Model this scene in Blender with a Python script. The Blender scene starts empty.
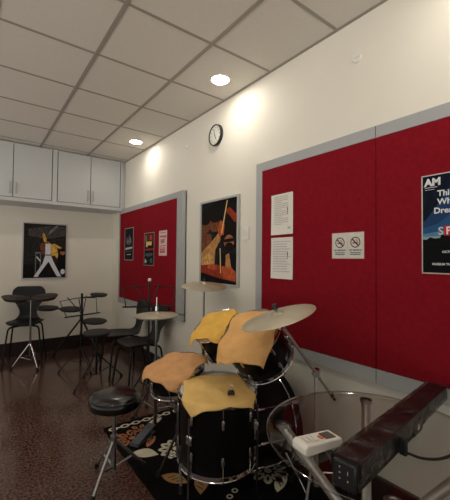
import bpy, bmesh, math, random
from mathutils import Vector, Matrix
random.seed(7)
PI = math.pi
sc = bpy.context.scene
COL = sc.collection
sin, cos = math.sin, math.cos


# ------------------------------------------------------------------ helpers
def lin(c):
    return tuple(((v / 255) / 12.92 if v / 255 <= .04045 else ((v / 255 + .055) / 1.055) ** 2.4) for v in c) + (1,)


def mat(name, rgb, rough=.5, metal=0, var=.06, scale=12, bump=0, bscale=60, coat=0, spec=.5, rgb2=None, stretch=None):
    m = bpy.data.materials.new(name)
    m.use_nodes = True
    nt = m.node_tree
    b = nt.nodes['Principled BSDF']
    b.inputs['Roughness'].default_value = rough
    b.inputs['Metallic'].default_value = metal
    b.inputs['Coat Weight'].default_value = coat
    b.inputs['Specular IOR Level'].default_value = spec
    tc = nt.nodes.new('ShaderNodeTexCoord')
    n = nt.nodes.new('ShaderNodeTexNoise')
    n.inputs['Scale'].default_value = scale
    n.inputs['Detail'].default_value = 4
    src = tc.outputs['Object']
    if stretch:
        mp = nt.nodes.new('ShaderNodeMapping')
        mp.inputs['Scale'].default_value = stretch
        nt.links.new(src, mp.inputs['Vector'])
        src = mp.outputs['Vector']
    nt.links.new(src, n.inputs['Vector'])
    r = nt.nodes.new('ShaderNodeValToRGB')
    c = lin(rgb)
    if rgb2:
        r.color_ramp.elements[0].color = lin(rgb2)
        r.color_ramp.elements[1].color = c
        r.color_ramp.elements[0].position = .38
        r.color_ramp.elements[1].position = .62
    else:
        r.color_ramp.elements[0].color = tuple(v * (1 - var) for v in c[:3]) + (1,)
        r.color_ramp.elements[1].color = tuple(min(1, v * (1 + var)) for v in c[:3]) + (1,)
        r.color_ramp.elements[0].position = .3
        r.color_ramp.elements[1].position = .7
    nt.links.new(n.outputs['Fac'], r.inputs['Fac'])
    nt.links.new(r.outputs['Color'], b.inputs['Base Color'])
    if bump:
        n2 = nt.nodes.new('ShaderNodeTexNoise')
        n2.inputs['Scale'].default_value = bscale
        n2.inputs['Detail'].default_value = 5
        nt.links.new(src, n2.inputs['Vector'])
        bp = nt.nodes.new('ShaderNodeBump')
        bp.inputs['Strength'].default_value = bump
        bp.inputs['Distance'].default_value = .01
        nt.links.new(n2.outputs['Fac'], bp.inputs['Height'])
        nt.links.new(bp.outputs['Normal'], b.inputs['Normal'])
    return m


def glassmat(name, tint, rough=.02, base=.05, crinkle=0, ior=1.45):
    m = bpy.data.materials.new(name)
    m.use_nodes = True
    nt = m.node_tree
    nt.nodes.remove(nt.nodes['Principled BSDF'])
    out = nt.nodes['Material Output']
    tr = nt.nodes.new('ShaderNodeBsdfTransparent')
    tr.inputs['Color'].default_value = tint
    gl = nt.nodes.new('ShaderNodeBsdfGlossy')
    gl.inputs['Roughness'].default_value = rough
    gl.inputs['Color'].default_value = (.9, .9, .9, 1)
    fr = nt.nodes.new('ShaderNodeFresnel')
    fr.inputs['IOR'].default_value = ior
    add = nt.nodes.new('ShaderNodeMath')
    add.operation = 'ADD'
    add.use_clamp = True
    add.inputs[1].default_value = base
    mx = nt.nodes.new('ShaderNodeMixShader')
    nt.links.new(fr.outputs['Fac'], add.inputs[0])
    nt.links.new(add.outputs[0], mx.inputs['Fac'])
    nt.links.new(tr.outputs[0], mx.inputs[1])
    nt.links.new(gl.outputs[0], mx.inputs[2])
    nt.links.new(mx.outputs[0], out.inputs['Surface'])
    if crinkle:
        tc = nt.nodes.new('ShaderNodeTexCoord')
        n = nt.nodes.new('ShaderNodeTexNoise')
        n.inputs['Scale'].default_value = 14
        n.inputs['Detail'].default_value = 6
        n.inputs['Distortion'].default_value = 1.2
        bp = nt.nodes.new('ShaderNodeBump')
        bp.inputs['Strength'].default_value = crinkle
        bp.inputs['Distance'].default_value = .03
        nt.links.new(tc.outputs['Object'], n.inputs['Vector'])
        nt.links.new(n.outputs['Fac'], bp.inputs['Height'])
        nt.links.new(bp.outputs['Normal'], gl.inputs['Normal'])
        nt.links.new(bp.outputs['Normal'], fr.inputs['Normal'])
    return m


def emat(name, rgb, strength):
    m = bpy.data.materials.new(name)
    m.use_nodes = True
    b = m.node_tree.nodes['Principled BSDF']
    b.inputs['Emission Color'].default_value = rgb
    b.inputs['Emission Strength'].default_value = strength
    b.inputs['Base Color'].default_value = (.8, .8, .8, 1)
    return m


def frame(z, x=None, o=(0, 0, 0)):
    """4x4 with local z along the given direction"""
    z = Vector(z).normalized()
    x = Vector(x) if x is not None else (Vector((1, 0, 0)) if abs(z.x) < .9 else Vector((0, 1, 0)))
    x = (x - z * x.dot(z)).normalized()
    y = z.cross(x)
    M = Matrix((x, y, z)).transposed().to_4x4()
    M.translation = Vector(o)
    return M


class MB:
    def __init__(s):
        s.bm = bmesh.new()

    def _f(s, vs, mi=0):
        try:
            f = s.bm.faces.new(vs)
            f.material_index = mi
            return f
        except ValueError:
            return None

    def box(s, c, size, M=None, mi=0):
        M = M or Matrix()
        c = Vector(c)
        h = Vector(size) / 2
        v = [s.bm.verts.new(M @ (c + Vector((h.x * i, h.y * j, h.z * k)))) for i in (-1, 1) for j in (-1, 1) for k in (-1, 1)]
        for q in ((0, 1, 3, 2), (4, 6, 7, 5), (0, 4, 5, 1), (2, 3, 7, 6), (0, 2, 6, 4), (1, 5, 7, 3)):
            s._f([v[i] for i in q], mi)
        return s

    def lathe(s, prof, M=None, seg=32, mi=0, cap0=False, cap1=False):
        M = M or Matrix()
        rings = []
        for r, z in prof:
            if r < 1e-6:
                rings.append([s.bm.verts.new(M @ Vector((0, 0, z)))])
            else:
                rings.append([s.bm.verts.new(M @ Vector((r * cos(2 * PI * k / seg), r * sin(2 * PI * k / seg), z))) for k in range(seg)])
        for a, b in zip(rings, rings[1:]):
            for k in range(seg):
                k2 = (k + 1) % seg
                if len(a) == 1 and len(b) == 1:
                    continue
                if len(a) == 1:
                    s._f([a[0], b[k2], b[k]], mi)
                elif len(b) == 1:
                    s._f([a[k], a[k2], b[0]], mi)
                else:
                    s._f([a[k], a[k2], b[k2], b[k]], mi)
        if cap0 and len(rings[0]) > 1:
            s._f(rings[0][::-1], mi)
        if cap1 and len(rings[-1]) > 1:
            s._f(rings[-1], mi)
        return s

    def cyl(s, p0, p1, r0, r1=None, seg=14, mi=0):
        p0, p1 = Vector(p0), Vector(p1)
        d = p1 - p0
        return s.lathe([(r0, 0), (r0 if r1 is None else r1, d.length)], frame(d, o=p0), seg, mi, True, True)

    def torus(s, M, R, r, seg=40, sec=8, mi=0, sz=1.0):
        rings = [[s.bm.verts.new(M @ Vector(((R + r * cos(2 * PI * j / sec)) * cos(2 * PI * i / seg),
                                              (R + r * cos(2 * PI * j / sec)) * sin(2 * PI * i / seg), sz * r * sin(2 * PI * j / sec))))
                  for j in range(sec)] for i in range(seg)]
        for i in range(seg):
            a, b = rings[i], rings[(i + 1) % seg]
            for j in range(sec):
                s._f([a[j], b[j], b[(j + 1) % sec], a[(j + 1) % sec]], mi)
        return s

    def tube(s, pts, r, seg=10, mi=0, smooth=0):
        pts = [Vector(p) for p in pts]
        for _ in range(smooth):
            q = [pts[0]]
            for a, b in zip(pts, pts[1:]):
                q += [a.lerp(b, .25), a.lerp(b, .75)]
            pts = q + [pts[-1]]
        n = None
        rings = []
        for i, p in enumerate(pts):
            t = (pts[min(i + 1, len(pts) - 1)] - pts[max(i - 1, 0)]).normalized()
            if n is None:
                n = t.orthogonal().normalized()
            n = (n - t * n.dot(t)).normalized()
            b = t.cross(n)
            rings.append([s.bm.verts.new(p + r * (cos(2 * PI * k / seg) * n + sin(2 * PI * k / seg) * b)) for k in range(seg)])
        for a, b in zip(rings, rings[1:]):
            for k in range(seg):
                s._f([a[k], a[(k + 1) % seg], b[(k + 1) % seg], b[k]], mi)
        s._f(rings[0][::-1], mi)
        s._f(rings[-1], mi)
        return s

    def poly(s, pts, M=None, mi=0, z=0.0):
        M = M or Matrix()
        s._f([s.bm.verts.new(M @ Vector((p[0], p[1], p[2] if len(p) > 2 else z))) for p in pts], mi)
        return s

    def prism(s, pts, z0, z1, M=None, mi=0):
        M = M or Matrix()
        a = [s.bm.verts.new(M @ Vector((p[0], p[1], z0))) for p in pts]
        b = [s.bm.verts.new(M @ Vector((p[0], p[1], z1))) for p in pts]
        s._f(a[::-1], mi)
        s._f(b, mi)
        for i in range(len(a)):
            j = (i + 1) % len(a)
            s._f([a[i], a[j], b[j], b[i]], mi)
        return s

    def ring(s, R0, R1, M=None, mi=0, z=0, seg=28):
        M = M or Matrix()
        a = [s.bm.verts.new(M @ Vector((R0 * cos(2 * PI * k / seg), R0 * sin(2 * PI * k / seg), z))) for k in range(seg)]
        b = [s.bm.verts.new(M @ Vector((R1 * cos(2 * PI * k / seg), R1 * sin(2 * PI * k / seg), z))) for k in range(seg)]
        for k in range(seg):
            s._f([a[k], b[k], b[(k + 1) % seg], a[(k + 1) % seg]], mi)
        return s

    def build(s, name, mats, parent=None, bevel=0, angle=40, solid=0, sub=0, recalc=True):
        if recalc:
            bmesh.ops.recalc_face_normals(s.bm, faces=s.bm.faces)
        me = bpy.data.meshes.new(name)
        s.bm.to_mesh(me)
        s.bm.free()
        for m in (mats if isinstance(mats, (list, tuple)) else [mats]):
            me.materials.append(m)
        me.polygons.foreach_set('use_smooth', [True] * len(me.polygons))
        me.set_sharp_from_angle(angle=math.radians(angle))
        o = bpy.data.objects.new(name, me)
        COL.objects.link(o)
        if parent is not None:
            o.parent = parent
        if solid:
            md = o.modifiers.new('solid', 'SOLIDIFY')
            md.thickness = solid
            md.offset = 0
        if sub:
            md = o.modifiers.new('sub', 'SUBSURF')
            md.levels = sub
            md.render_levels = sub
        if bevel:
            md = o.modifiers.new('bevel', 'BEVEL')
            md.width = bevel
            md.segments = 2
            md.limit_method = 'ANGLE'
        return o


def tag(o, label=None, cat=None, group=None, kind=None):
    if label:
        o['label'] = label
    if cat:
        o['category'] = cat
    if group:
        o['group'] = group
    if kind:
        o['kind'] = kind
    return o


def thing(name, label, cat, loc=(0, 0, 0), rz=0, group=None):
    o = bpy.data.objects.new(name, None)
    COL.objects.link(o)
    o.empty_display_size = .05
    o.location = loc
    o.rotation_euler = (0, 0, rz)
    return tag(o, label, cat, group)


def struct(name, mb, m, parent=None, **k):
    o = mb.build(name, m, parent, **k)
    if parent is None:
        o['kind'] = 'structure'
    return o


def copy_tree(o, parent=None):
    c = o.copy()
    COL.objects.link(c)
    if parent is not None:
        c.parent = parent
    for ch in list(o.children):
        copy_tree(ch, c)
    return c


def text(name, body, size, M, m, parent, align='LEFT', bold=0.0):
    cu = bpy.data.curves.new(name, 'FONT')
    cu.body = body
    cu.size = size
    cu.align_x = align
    cu.offset = bold
    cu.resolution_u = 3
    cu.extrude = .0002
    cu.materials.append(m)
    tmp = bpy.data.objects.new(name + '_outline', cu)
    COL.objects.link(tmp)
    bpy.context.view_layer.update()
    me = bpy.data.meshes.new_from_object(tmp.evaluated_get(bpy.context.evaluated_depsgraph_get()))
    bpy.data.objects.remove(tmp)
    o = bpy.data.objects.new(name, me)
    COL.objects.link(o)
    o.parent = parent
    o.matrix_local = M
    return o


# ------------------------------------------------------------------ materials
W_WALL = mat('wall_paint', (226, 221, 208), .7, var=.015, scale=3, bump=.03, bscale=120)
M_CEIL = mat('ceiling_tile', (212, 206, 196), .9, var=.02, scale=40, bump=.12, bscale=300)
M_TBAR = mat('ceiling_grid_metal', (150, 144, 134), .6, var=.02)
M_BASE = mat('dark_skirting', (40, 26, 22), .35, var=.15, scale=30)
M_CAB = mat('cabinet_laminate', (188, 190, 190), .4, var=.01)
M_CABGAP = mat('cabinet_gap', (40, 40, 40), .8)
M_STEEL = mat('brushed_steel', (170, 170, 172), .3, 1, var=.05)
M_CHROME = mat('chrome', (196, 196, 198), .14, 1, var=.03)
M_DKCHROME = mat('worn_chrome', (120, 118, 116), .28, 1, var=.15, scale=40)
M_GREYFR = mat('grey_board_frame', (166, 168, 168), .5, var=.02)
M_FELT = mat('red_felt', (130, 20, 32), .95, var=.10, scale=35, bump=.25, bscale=500, spec=.1)
M_BLACK = mat('black_plastic', (18, 18, 19), .4, var=.1)
M_BLKMET = mat('black_metal', (16, 16, 17), .35, .4, var=.1)
M_RUBBER = mat('black_rubber', (14, 14, 14), .8, var=.1)
M_SHELLCH = mat('black_chair_shell', (14, 14, 16), .42, var=.1, spec=.35)
M_VINYL = mat('black_vinyl', (11, 12, 13), .22, var=.1, bump=.08, bscale=90, coat=.2)
M_DRUM = mat('black_drum_lacquer', (8, 8, 9), .35, var=.1, spec=.16)
M_HEAD = mat('drum_head', (222, 222, 218), .5, var=.03)
M_BHEAD = mat('black_drum_head', (10, 10, 11), .45, var=.1, spec=.3)
M_YEL = mat('yellow_cloth', (230, 182, 88), .95, var=.09, scale=14, bump=.25, bscale=60, spec=.1)
M_PALEYEL = mat('pale_yellow_cloth', (230, 192, 120), .95, var=.08, scale=12, bump=.25, bscale=60, spec=.1)
M_ORG = mat('orange_cloth', (214, 162, 112), .95, var=.10, scale=14, bump=.25, bscale=60, spec=.1)
M_PEACH = mat('peach_cloth', (224, 174, 112), .95, var=.12, scale=10, bump=.3, bscale=50, spec=.1)
M_CYM = mat('cymbal_bronze', (188, 180, 160), .48, .75, var=.10, scale=9)
M_PAD = mat('rubber_pad', (44, 43, 42), .75, var=.1)
M_PADRIM = mat('pad_wooden_rim', (74, 48, 36), .5, var=.15)
M_WHITE = mat('white_plastic', (228, 226, 216), .4, var=.01)
M_PAPER = mat('paper', (226, 222, 214), .9, var=.02)
M_INK = mat('grey_ink', (184, 180, 176), .9)
M_DINK = mat('dark_ink', (44, 36, 36), .9)
M_GLASS = glassmat('table_glass', (.90, .90, .88, 1), .02, .0)
M_GEDGE = glassmat('glass_edge', (.62, .66, .62, 1), .08, .12)
M_WRAP = glassmat('plastic_wrap', (.86, .84, .83, 1), .22, .05, crinkle=.8, ior=1.14)
M_BROWNBLK = mat('dark_brown_plastic', (21, 17, 17), .5, var=.1, spec=.2)
M_LAMP = emat('lamp_glow', (1, .92, .82, 1), 70)
M_PFRAME = mat('pale_picture_frame', (186, 186, 184), .4, .2, var=.02)
M_TLEG = mat('satin_steel', (188, 184, 178), .36, .75, var=.03)
M_SCREEN = mat('lcd_grey', (92, 94, 86), .3)

# floor
M_FLOOR = mat('polished_terrazzo', (104, 74, 63), .17, var=.1, scale=62, rgb2=(46, 31, 27), coat=.1)
# print colours
PC = {}
MOTTLE = set('night_blue brown tan sand orange brick_red skin stage_dark stage_grey beam stage_floor jacket_yellow mist mist2 olive maroon teal rose pink2 deep_navy'.split())


def pc(name, rgb):
    if name not in PC:
        PC[name] = mat('print_' + name, rgb, .75, var=.38 if name in MOTTLE else .06, scale=38, spec=.1)
    return PC[name]


# ------------------------------------------------------------------ room shell
XW, YB, ZC = 1.823, 5.5, 2.846
XL, YF = -3.0, -2.2
struct('floor', MB().box(((XW + XL) / 2, (YB + YF) / 2, -.05), (XW - XL + .2, YB - YF + .2, .1)), M_FLOOR)
struct('wall_right', MB().box((XW + .05, (YB + YF) / 2, ZC / 2), (.1, YB - YF + .2, ZC)), W_WALL)
struct('wall_back', MB().box(((XW + XL) / 2, YB + .05, ZC / 2), (XW - XL, .1, ZC)), W_WALL)
ceil = struct('ceiling', MB().box(((XW + XL) / 2, (YB + YF) / 2, ZC + .05), (XW - XL + .2, YB - YF + .2, .1)), M_CEIL)
g = MB()
xs = [1.262 - .5955 * k for k in range(8)]
ys = [1.852 + .6 * k for k in range(-6, 6)]
for x in xs:
    if x > XL:
        g.box((x, (YB + YF) / 2, ZC - .002), (.026, YB - YF, .005))
for y in ys:
    if y < YB:
        g.box(((XW + XL) / 2, y, ZC - .0015), (XW - XL, .020, .004))
g.box((XW - .009, (YB + YF) / 2, ZC - .003), (.018, YB - YF, .006))
g.build('ceiling_grid', M_TBAR, ceil)
struct('baseboard_back', MB().box(((XW + XL) / 2 - .008, YB - .008, .094), (XW - XL - .016, .016, .188)), M_BASE, bevel=.003)
struct('baseboard_right', MB().box((XW - .008, (YB + YF) / 2, .094), (.016, YB - YF, .188)), M_BASE, bevel=.003)

# ------------------------------------------------------------------ downlights
LP = [(1.57, 2.18, 'bright round ceiling downlight closest to the wall clock'),
      (1.59, 4.01, 'bright round ceiling downlight near the overhead cupboards'),
      (1.57, .35, 'round ceiling downlight above the glass table'),
      (-.30, .35, 'round ceiling downlight directly above the photographer'),
      (-.30, 2.18, 'round ceiling downlight over the open floor'),
      (-.30, 4.01, 'round ceiling downlight over the open floor before the cupboards'),
      (-2.10, 4.01, 'added unseen ceiling light brightening the end wall from the farthest cupboards'),  # added out of view to brighten the back wall
      (-2.10, 2.18, 'added unseen ceiling light above the far side, lifting the end wall')]  # also an added, unseen light for the back wall
for x, y, lb in LP:
    t = thing('ceiling_downlight', lb, 'ceiling light', (x, y, ZC), group='ceiling downlights')
    MB().lathe([(.080, 0), (.082, -.006), (.072, -.010), (.070, -.004), (.070, 0)], seg=36).build('trim_ring', M_WHITE, t)
    MB().lathe([(0, -.0065), (.0705, -.0065)], seg=36).build('diffuser', M_LAMP, t)

# ------------------------------------------------------------------ overhead cabinets
YC = 4.97
zt = ZC - .008


def cabinet(x0, x1, label, mids):
    t = thing('overhead_cabinet', label, 'cabinet', (x0, YC, 2.09), group='overhead wall cupboards')
    w = x1 - x0
    D = YB - YC - .002
    b = MB()
    b.box((w / 2, .022 + (D - .022) / 2, (zt - 2.09) / 2), (w, D - .022, zt - 2.09))
    b.box((w / 2, .011, .022), (w, .022, .044))            # bottom rail
    b.box((.014, .011, (zt - 2.09 + .044) / 2), (.028, .022, zt - 2.09 - .044))
    b.box((w - .014, .011, (zt - 2.09 + .044) / 2), (.028, .022, zt - 2.09 - .044))
    b.build('body', M_CAB, t)
    MB().box((w / 2, .0205, .390), (w - .057, .003, .69)).build('recess', M_CABGAP, t)
    xa, xb = .034, w - .034
    xm = (xa + xb) / 2
    for a, c, hx in ((xa, xm, xm - .035), (xm, xb, xm + .035)):
        d = MB().box(((a + c) / 2, .008, (.05 + zt - 2.09 - .012) / 2), (c - a - .008, .018, zt - 2.09 - .062)).build('door', M_CAB, t, bevel=.002)
        h = MB()
        h.tube([(hx, -.001, .10), (hx, -.025, .103), (hx, -.025, .237), (hx, -.001, .24)], .006, 8)
        h.build('handle', M_STEEL, d)
    return t


cabinet(.845, 1.771, 'pale grey overhead cupboard in the corner with two doors and black bar handles', None)
cabinet(-.11, .845, 'pale grey overhead cupboard above the picture of the leaping singer', None)
cabinet(-1.065, -.11, 'pale grey overhead cupboard farther from the corner, second from it', None)
tag(MB().box((1.797, YC + .28, 2.478), (.050, .50, .716)).build('filler_strip', M_CAB), 'pale grey filler strip between corner cupboard and side wall', 'filler strip')

# ------------------------------------------------------------------ red pin boards (on wall_right)
XB = XW - .05


def board(y0, y1, z0, z1, seams, label, fr=.067, left=.067, right=.067):
    t = thing('pin_board', label, 'notice board', (XW - .0005, (y0 + y1) / 2, z0), group='red felt wall boards')
    h = z1 - z0
    w = y1 - y0
    b = MB()
    b.box((-.006, 0, h / 2), (.012, w, h))
    b.box((-.025, 0, fr / 2 + .006), (.05, w, fr + .012))
    b.box((-.025, 0, h - fr / 2), (.05, w, fr))
    b.box((-.025, w / 2 - left / 2, h / 2), (.05, left, h - 2 * fr))
    b.box((-.025, -w / 2 + right / 2, h / 2), (.05, right, h - 2 * fr))
    for s in seams:
        b.box((-.0505, s - (y0 + y1) / 2, .04), (.0012, .003, .075), mi=1)
        b.box((-.0505, s - (y0 + y1) / 2, h - .034), (.0012, .003, .066), mi=1)
    b.build('board_frame', [M_GREYFR, M_CABGAP], t, bevel=.002)
    edges = [y0 + right] + list(seams) + [y1 - left]
    for a, c in zip(edges, edges[1:]):
        MB().box((-.031, (a + c) / 2 - (y0 + y1) / 2, (fr + .012 + h - fr) / 2), (.040, c - a - .002, h - 2 * fr - .014)).build('felt_panel', M_FELT, t, bevel=.005)
    return t


board(-.01, 1.958, .706, 2.130, [.974], 'big red felt board with grey frame behind the ride cymbal and glass table')
board(3.128, 5.083, .706, 2.115, [4.15], 'red felt board with grey frame in the corner behind the black chairs', left=.045, right=.125)


# ------------------------------------------------------------------ things on the walls
def wallM(y, z, x=XW):
    """local x = along the wall towards the camera, local y = up, local z = out of wall_right"""
    M = Matrix(((0, 0, -1), (-1, 0, 0), (0, 1, 0))).to_4x4()
    M.translation = Vector((x, y, z))
    return M


def backM(x, z, y=YB):
    M = Matrix(((1, 0, 0), (0, 0, -1), (0, 1, 0))).to_4x4()
    M.translation = Vector((x, y, z))
    return M


def place(t, M):
    t.matrix_world = M
    return t


def ell(cx, cy, rx, ry, n=20, rot=0):
    return [(cx + rx * cos(a) * cos(rot) - ry * sin(a) * sin(rot), cy + rx * cos(a) * sin(rot) + ry * sin(a) * cos(rot)) for a in [2 * PI * k / n for k in range(n)]]


def picture(name, label, cat, M, w, h, layers, frame_m, fw, fd, group=None):
    """framed print; layers = list of (colour material, polygon in 0..1 units)"""
    t = place(thing(name, label, cat, group=group), M)
    b = MB()
    if fw:
        b.box((w / 2, fw / 2, fd / 2), (w, fw, fd)).box((w / 2, h - fw / 2, fd / 2), (w, fw, fd))
        b.box((fw / 2, h / 2, fd / 2), (fw, h - 2 * fw, fd)).box((w - fw / 2, h / 2, fd / 2), (fw, h - 2 * fw, fd))
        b.build('picture_frame', frame_m, t, bevel=.002)
    iw, ih = w - 2 * fw, h - 2 * fw
    p = MB()
    mats = []
    zb = max(.002, fd * .5)
    p.box((w / 2, h / 2, zb / 2 + .0003), (iw, ih, zb - .0003))
    mats.append(layers[0])
    for i, (m, pl) in enumerate(layers[1:]):
        if m not in mats:
            mats.append(m)
        pts = [(fw + iw * min(1, max(0, x)), fw + ih * min(1, max(0, y))) for x, y in pl]
        p.poly(pts, mi=mats.index(m), z=zb + .00025 * (i + 1))
    p.build('print', mats, t, recalc=False)
    return t, zb


# wall clock
t = place(thing('wall_clock', 'round black-rimmed clock with white face high on the side wall', 'clock'), wallM(2.572, 2.553))
MB().lathe([(0, 0), (.098, 0), (.102, .008), (.102, .022), (.099, .032), (.092, .032), (.089, .024), (0, .024)], seg=48).build('case', M_BLACK, t)
MB().lathe([(.0895, .0245), (0, .0245)], seg=48).build('dial', M_WHITE, t, recalc=False)
for k in range(12):
    MB().box((0, .072, .0255), (.005, .013, .001), Matrix.Rotation(PI / 6 * k, 4, 'Z')).build('hour_mark', M_DINK, t)
MB().box((0, .02, .0275), (.006, .05, .0015), Matrix.Rotation(-2.8, 4, 'Z')).build('hour_hand', M_DINK, t)
MB().box((0, .028, .0295), (.004, .07, .0015), Matrix.Rotation(.25, 4, 'Z')).build('minute_hand', M_DINK, t)

# covers and switch
t = place(thing('wall_cover', 'small round white cover plate high on the wall above the big red board', 'cover plate'), wallM(1.114, 2.601))
MB().lathe([(0, 0), (.030, 0), (.030, .008), (.027, .012), (.018, .012), (.016, .010), (0, .010)], seg=32).build('cover', M_WHITE, t)
sc_ = MB()
for k in (-1, 1):
    sc_.lathe([(.003, .010), (.003, .013), (0, .013)], Matrix.Translation((k * .009, 0, 0)), 10)
sc_.build('screw_heads', M_STEEL, t)
t = place(thing('wall_hook', 'tiny round wall stud high between the clock and the corner', 'wall fitting'), wallM(3.137, 2.594))
MB().lathe([(.022, 0), (.022, .006), (.012, .010), (.010, .018), (0, .020)], seg=24).build('stud', M_WHITE, t)
t = place(thing('light_switch', 'white wall switch beside the framed drummer picture', 'light switch'), wallM(2.137, 1.594))
MB().box((0, 0, .005), (.086, .110, .010)).build('plate', M_WHITE, t, bevel=.003)
MB().box((0, .006, .012), (.030, .050, .006), Matrix.Rotation(.06, 4, 'X')).build('rocker', M_WHITE, t, bevel=.002)

# framed drummer picture on wall_right
dk = pc('black', (22, 20, 22))
dkb = pc('night_blue', (30, 32, 38))
brn = pc('brown', (108, 66, 44))
tan = pc('tan', (176, 128, 76))
org = pc('orange', (176, 84, 48))
red = pc('brick_red', (140, 52, 34))
skin = pc('skin', (150, 96, 66))
hair = pc('hair', (26, 18, 16))
wood = pc('stick_wood', (208, 176, 118))
lay = [dkb,
       (dk, [(0, .9), (.45, 1), (1, 1), (1, .6), (.5, .55), (0, .75)]),
       (brn, ell(.10, .70, .16, .09)), (hair, ell(.12, .78, .15, .06)), (brn, ell(.40, .72, .17, .10)), (hair, ell(.42, .81, .18, .07)),
       (brn, [(0, .62), (.3, .60), (.35, .3), (0, .25)]),
       (tan, [(0, .36), (.12, .42), (.30, .50), (.46, .58), (.60, .70), (.68, .62), (.60, .54), (.50, .47), (.42, .40), (.40, .18), (.05, .17), (0, .22)]),
       (pc('sand', (196, 150, 92)), [(.02, .30), (.25, .36), (.38, .33), (.36, .2), (.04, .19)]),
       (red, [(.68, .86), (.80, .90), (.98, .80), (1, .70), (.92, .72), (.82, .79)]),
       (dk, ell(.80, .56, .24, .17)), (hair, ell(.78, .58, .20, .13)),
       (skin, ell(.79, .49, .13, .085)), (hair, ell(.80, .435, .11, .05)), (dk, [(.66, .525), (.92, .535), (.91, .495), (.67, .485)]),
       (dk, [(.5, .36), (1, .36), (1, .1), (.5, .1)]),
       (tan, [(.72, .34), (.80, .36), (.86, .18), (.70, .18)]),
       (red, [(0, .21), (.45, .23), (1, .15), (1, .03), (.55, .06), (0, .12)]),
       (org, [(.62, .21), (.88, .19), (.98, .12), (.95, .04), (.66, .06)]), (org, ell(.34, .19, .14, .035)),
       (dk, [(0, .115), (.5, .06), (.95, .02), (.95, 0), (0, 0)]),
       (org, [(.48, .66), (.58, .76), (.68, .70), (.66, .58), (.54, .56)]),
       (wood, [(.735, .985), (.76, .985), (.62, .60), (.585, .60)]),
       (wood, [(.55, .42), (.58, .42), (.60, .12), (.575, .12)])]
picture('framed_poster', 'framed close-up picture of a bearded drummer between the two red boards', 'poster',
        wallM(2.823, 1.135), .610, .806, lay, M_PFRAME, .020, .026)

# framed singer picture on wall_back
w1 = pc('white', (208, 208, 214))
yl = pc('jacket_yellow', (206, 160, 78))
lay = [pc('stage_dark', (42, 39, 38)),
       (pc('stage_grey', (76, 72, 70)), [(.1, .78), (.5, .72), (1, .80), (1, .97), (.55, .97), (.1, .9)]),
       (pc('beam', (120, 118, 116)), [(.56, .80), (.66, .86), (.82, .99), (.76, .99), (.60, .88)]),
       (pc('stage_floor', (26, 24, 25)), [(0, 0), (1, 0), (1, .30), (0, .24)]),
       (pc('kit_grey', (112, 112, 116)), [(.27, .47), (.29, .47), (.29, .06), (.27, .06)]),
       (pc('kit_grey', (112, 112, 116)), [(.38, .47), (.40, .47), (.40, .10), (.38, .10)]),
       (pc('kit_grey', (112, 112, 116)), [(.27, .48), (.40, .48), (.40, .45), (.27, .45)]),
       (w1, [(.29, .38), (.31, .40), (.40, .32), (.385, .30)]),
       (brn, [(.39, .52), (.36, .62), (.44, .66), (.48, .50), (.44, .42)]),
       (dk, [(.82, .44), (1, .46), (1, .05), (.80, .08)]),
       (skin, ell(.92, .47, .06, .045)), (hair, ell(.92, .52, .06, .025)), (w1, ell(.93, .11, .055, .05)),
       (yl, [(.56, .66), (.68, .62), (.78, .55), (.81, .44), (.79, .36), (.72, .42), (.66, .40), (.62, .48)]),
       (yl, [(.66, .63), (.72, .64), (.88, .575), (.90, .555), (.80, .555)]),
       (brn, [(.42, .64), (.55, .67), (.56, .52), (.50, .42), (.44, .46)]),
       (w1, [(.50, .64), (.62, .63), (.63, .40), (.50, .39)]),
       (w1, [(.50, .42), (.63, .42), (.66, .33), (.58, .30), (.36, .06), (.34, .02), (.24, .02), (.27, .06), (.44, .26)]),
       (w1, [(.52, .40), (.635, .42), (.70, .30), (.86, .07), (.90, .02), (.80, .02), (.76, .06), (.56, .33)]),
       (yl, [(.46, .68), (.52, .71), (.58, .66), (.56, .64)]), (yl, [(.46, .68), (.53, .72), (.48, .82), (.44, .84), (.42, .80)]),
       (skin, ell(.555, .675, .04, .035)), (hair, ell(.565, .70, .045, .022)),
       (pc('brown_belt', (60, 60, 66)), [(.505, .435), (.63, .435), (.63, .415), (.505, .415)])]
picture('framed_poster', 'framed picture of a singer in white trousers and yellow jacket on the end wall', 'poster',
        backM(.535, 1.062), .585, .815, lay, M_PFRAME, .016, .024)

# printed posters and papers on the red boards (front of felt at XB)
XP = XB - .0015
lay = [pc('band_black', (26, 26, 28)),
       (pc('mist', (88, 84, 92)), [(.12, .55), (.2, .75), (.4, .66), (.55, .82), (.75, .66), (.85, .56), (.7, .48), (.3, .47)]),
       (pc('mist2', (130, 126, 132)), [(.30, .52), (.36, .70), (.44, .56)]), (pc('mist2', (130, 126, 132)), [(.56, .55), (.64, .74), (.74, .55)]),
       (pc('pale', (186, 184, 182)), [(.08, .38), (.92, .41), (.92, .35), (.08, .31)]),
       (pc('mist', (88, 84, 92)), [(.15, .27), (.85, .28), (.85, .25), (.15, .24)]),
       (pc('pale', (186, 184, 182)), [(.25, .17), (.78, .18), (.78, .155), (.25, .145)])]
picture('poster', 'narrow black and white band poster on the corner red board', 'poster', wallM(4.825, 1.345, XP), .335, .468, lay,
        pc('pale_edge', (150, 146, 142)), .012, .004, 'posters on the corner board')
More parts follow.
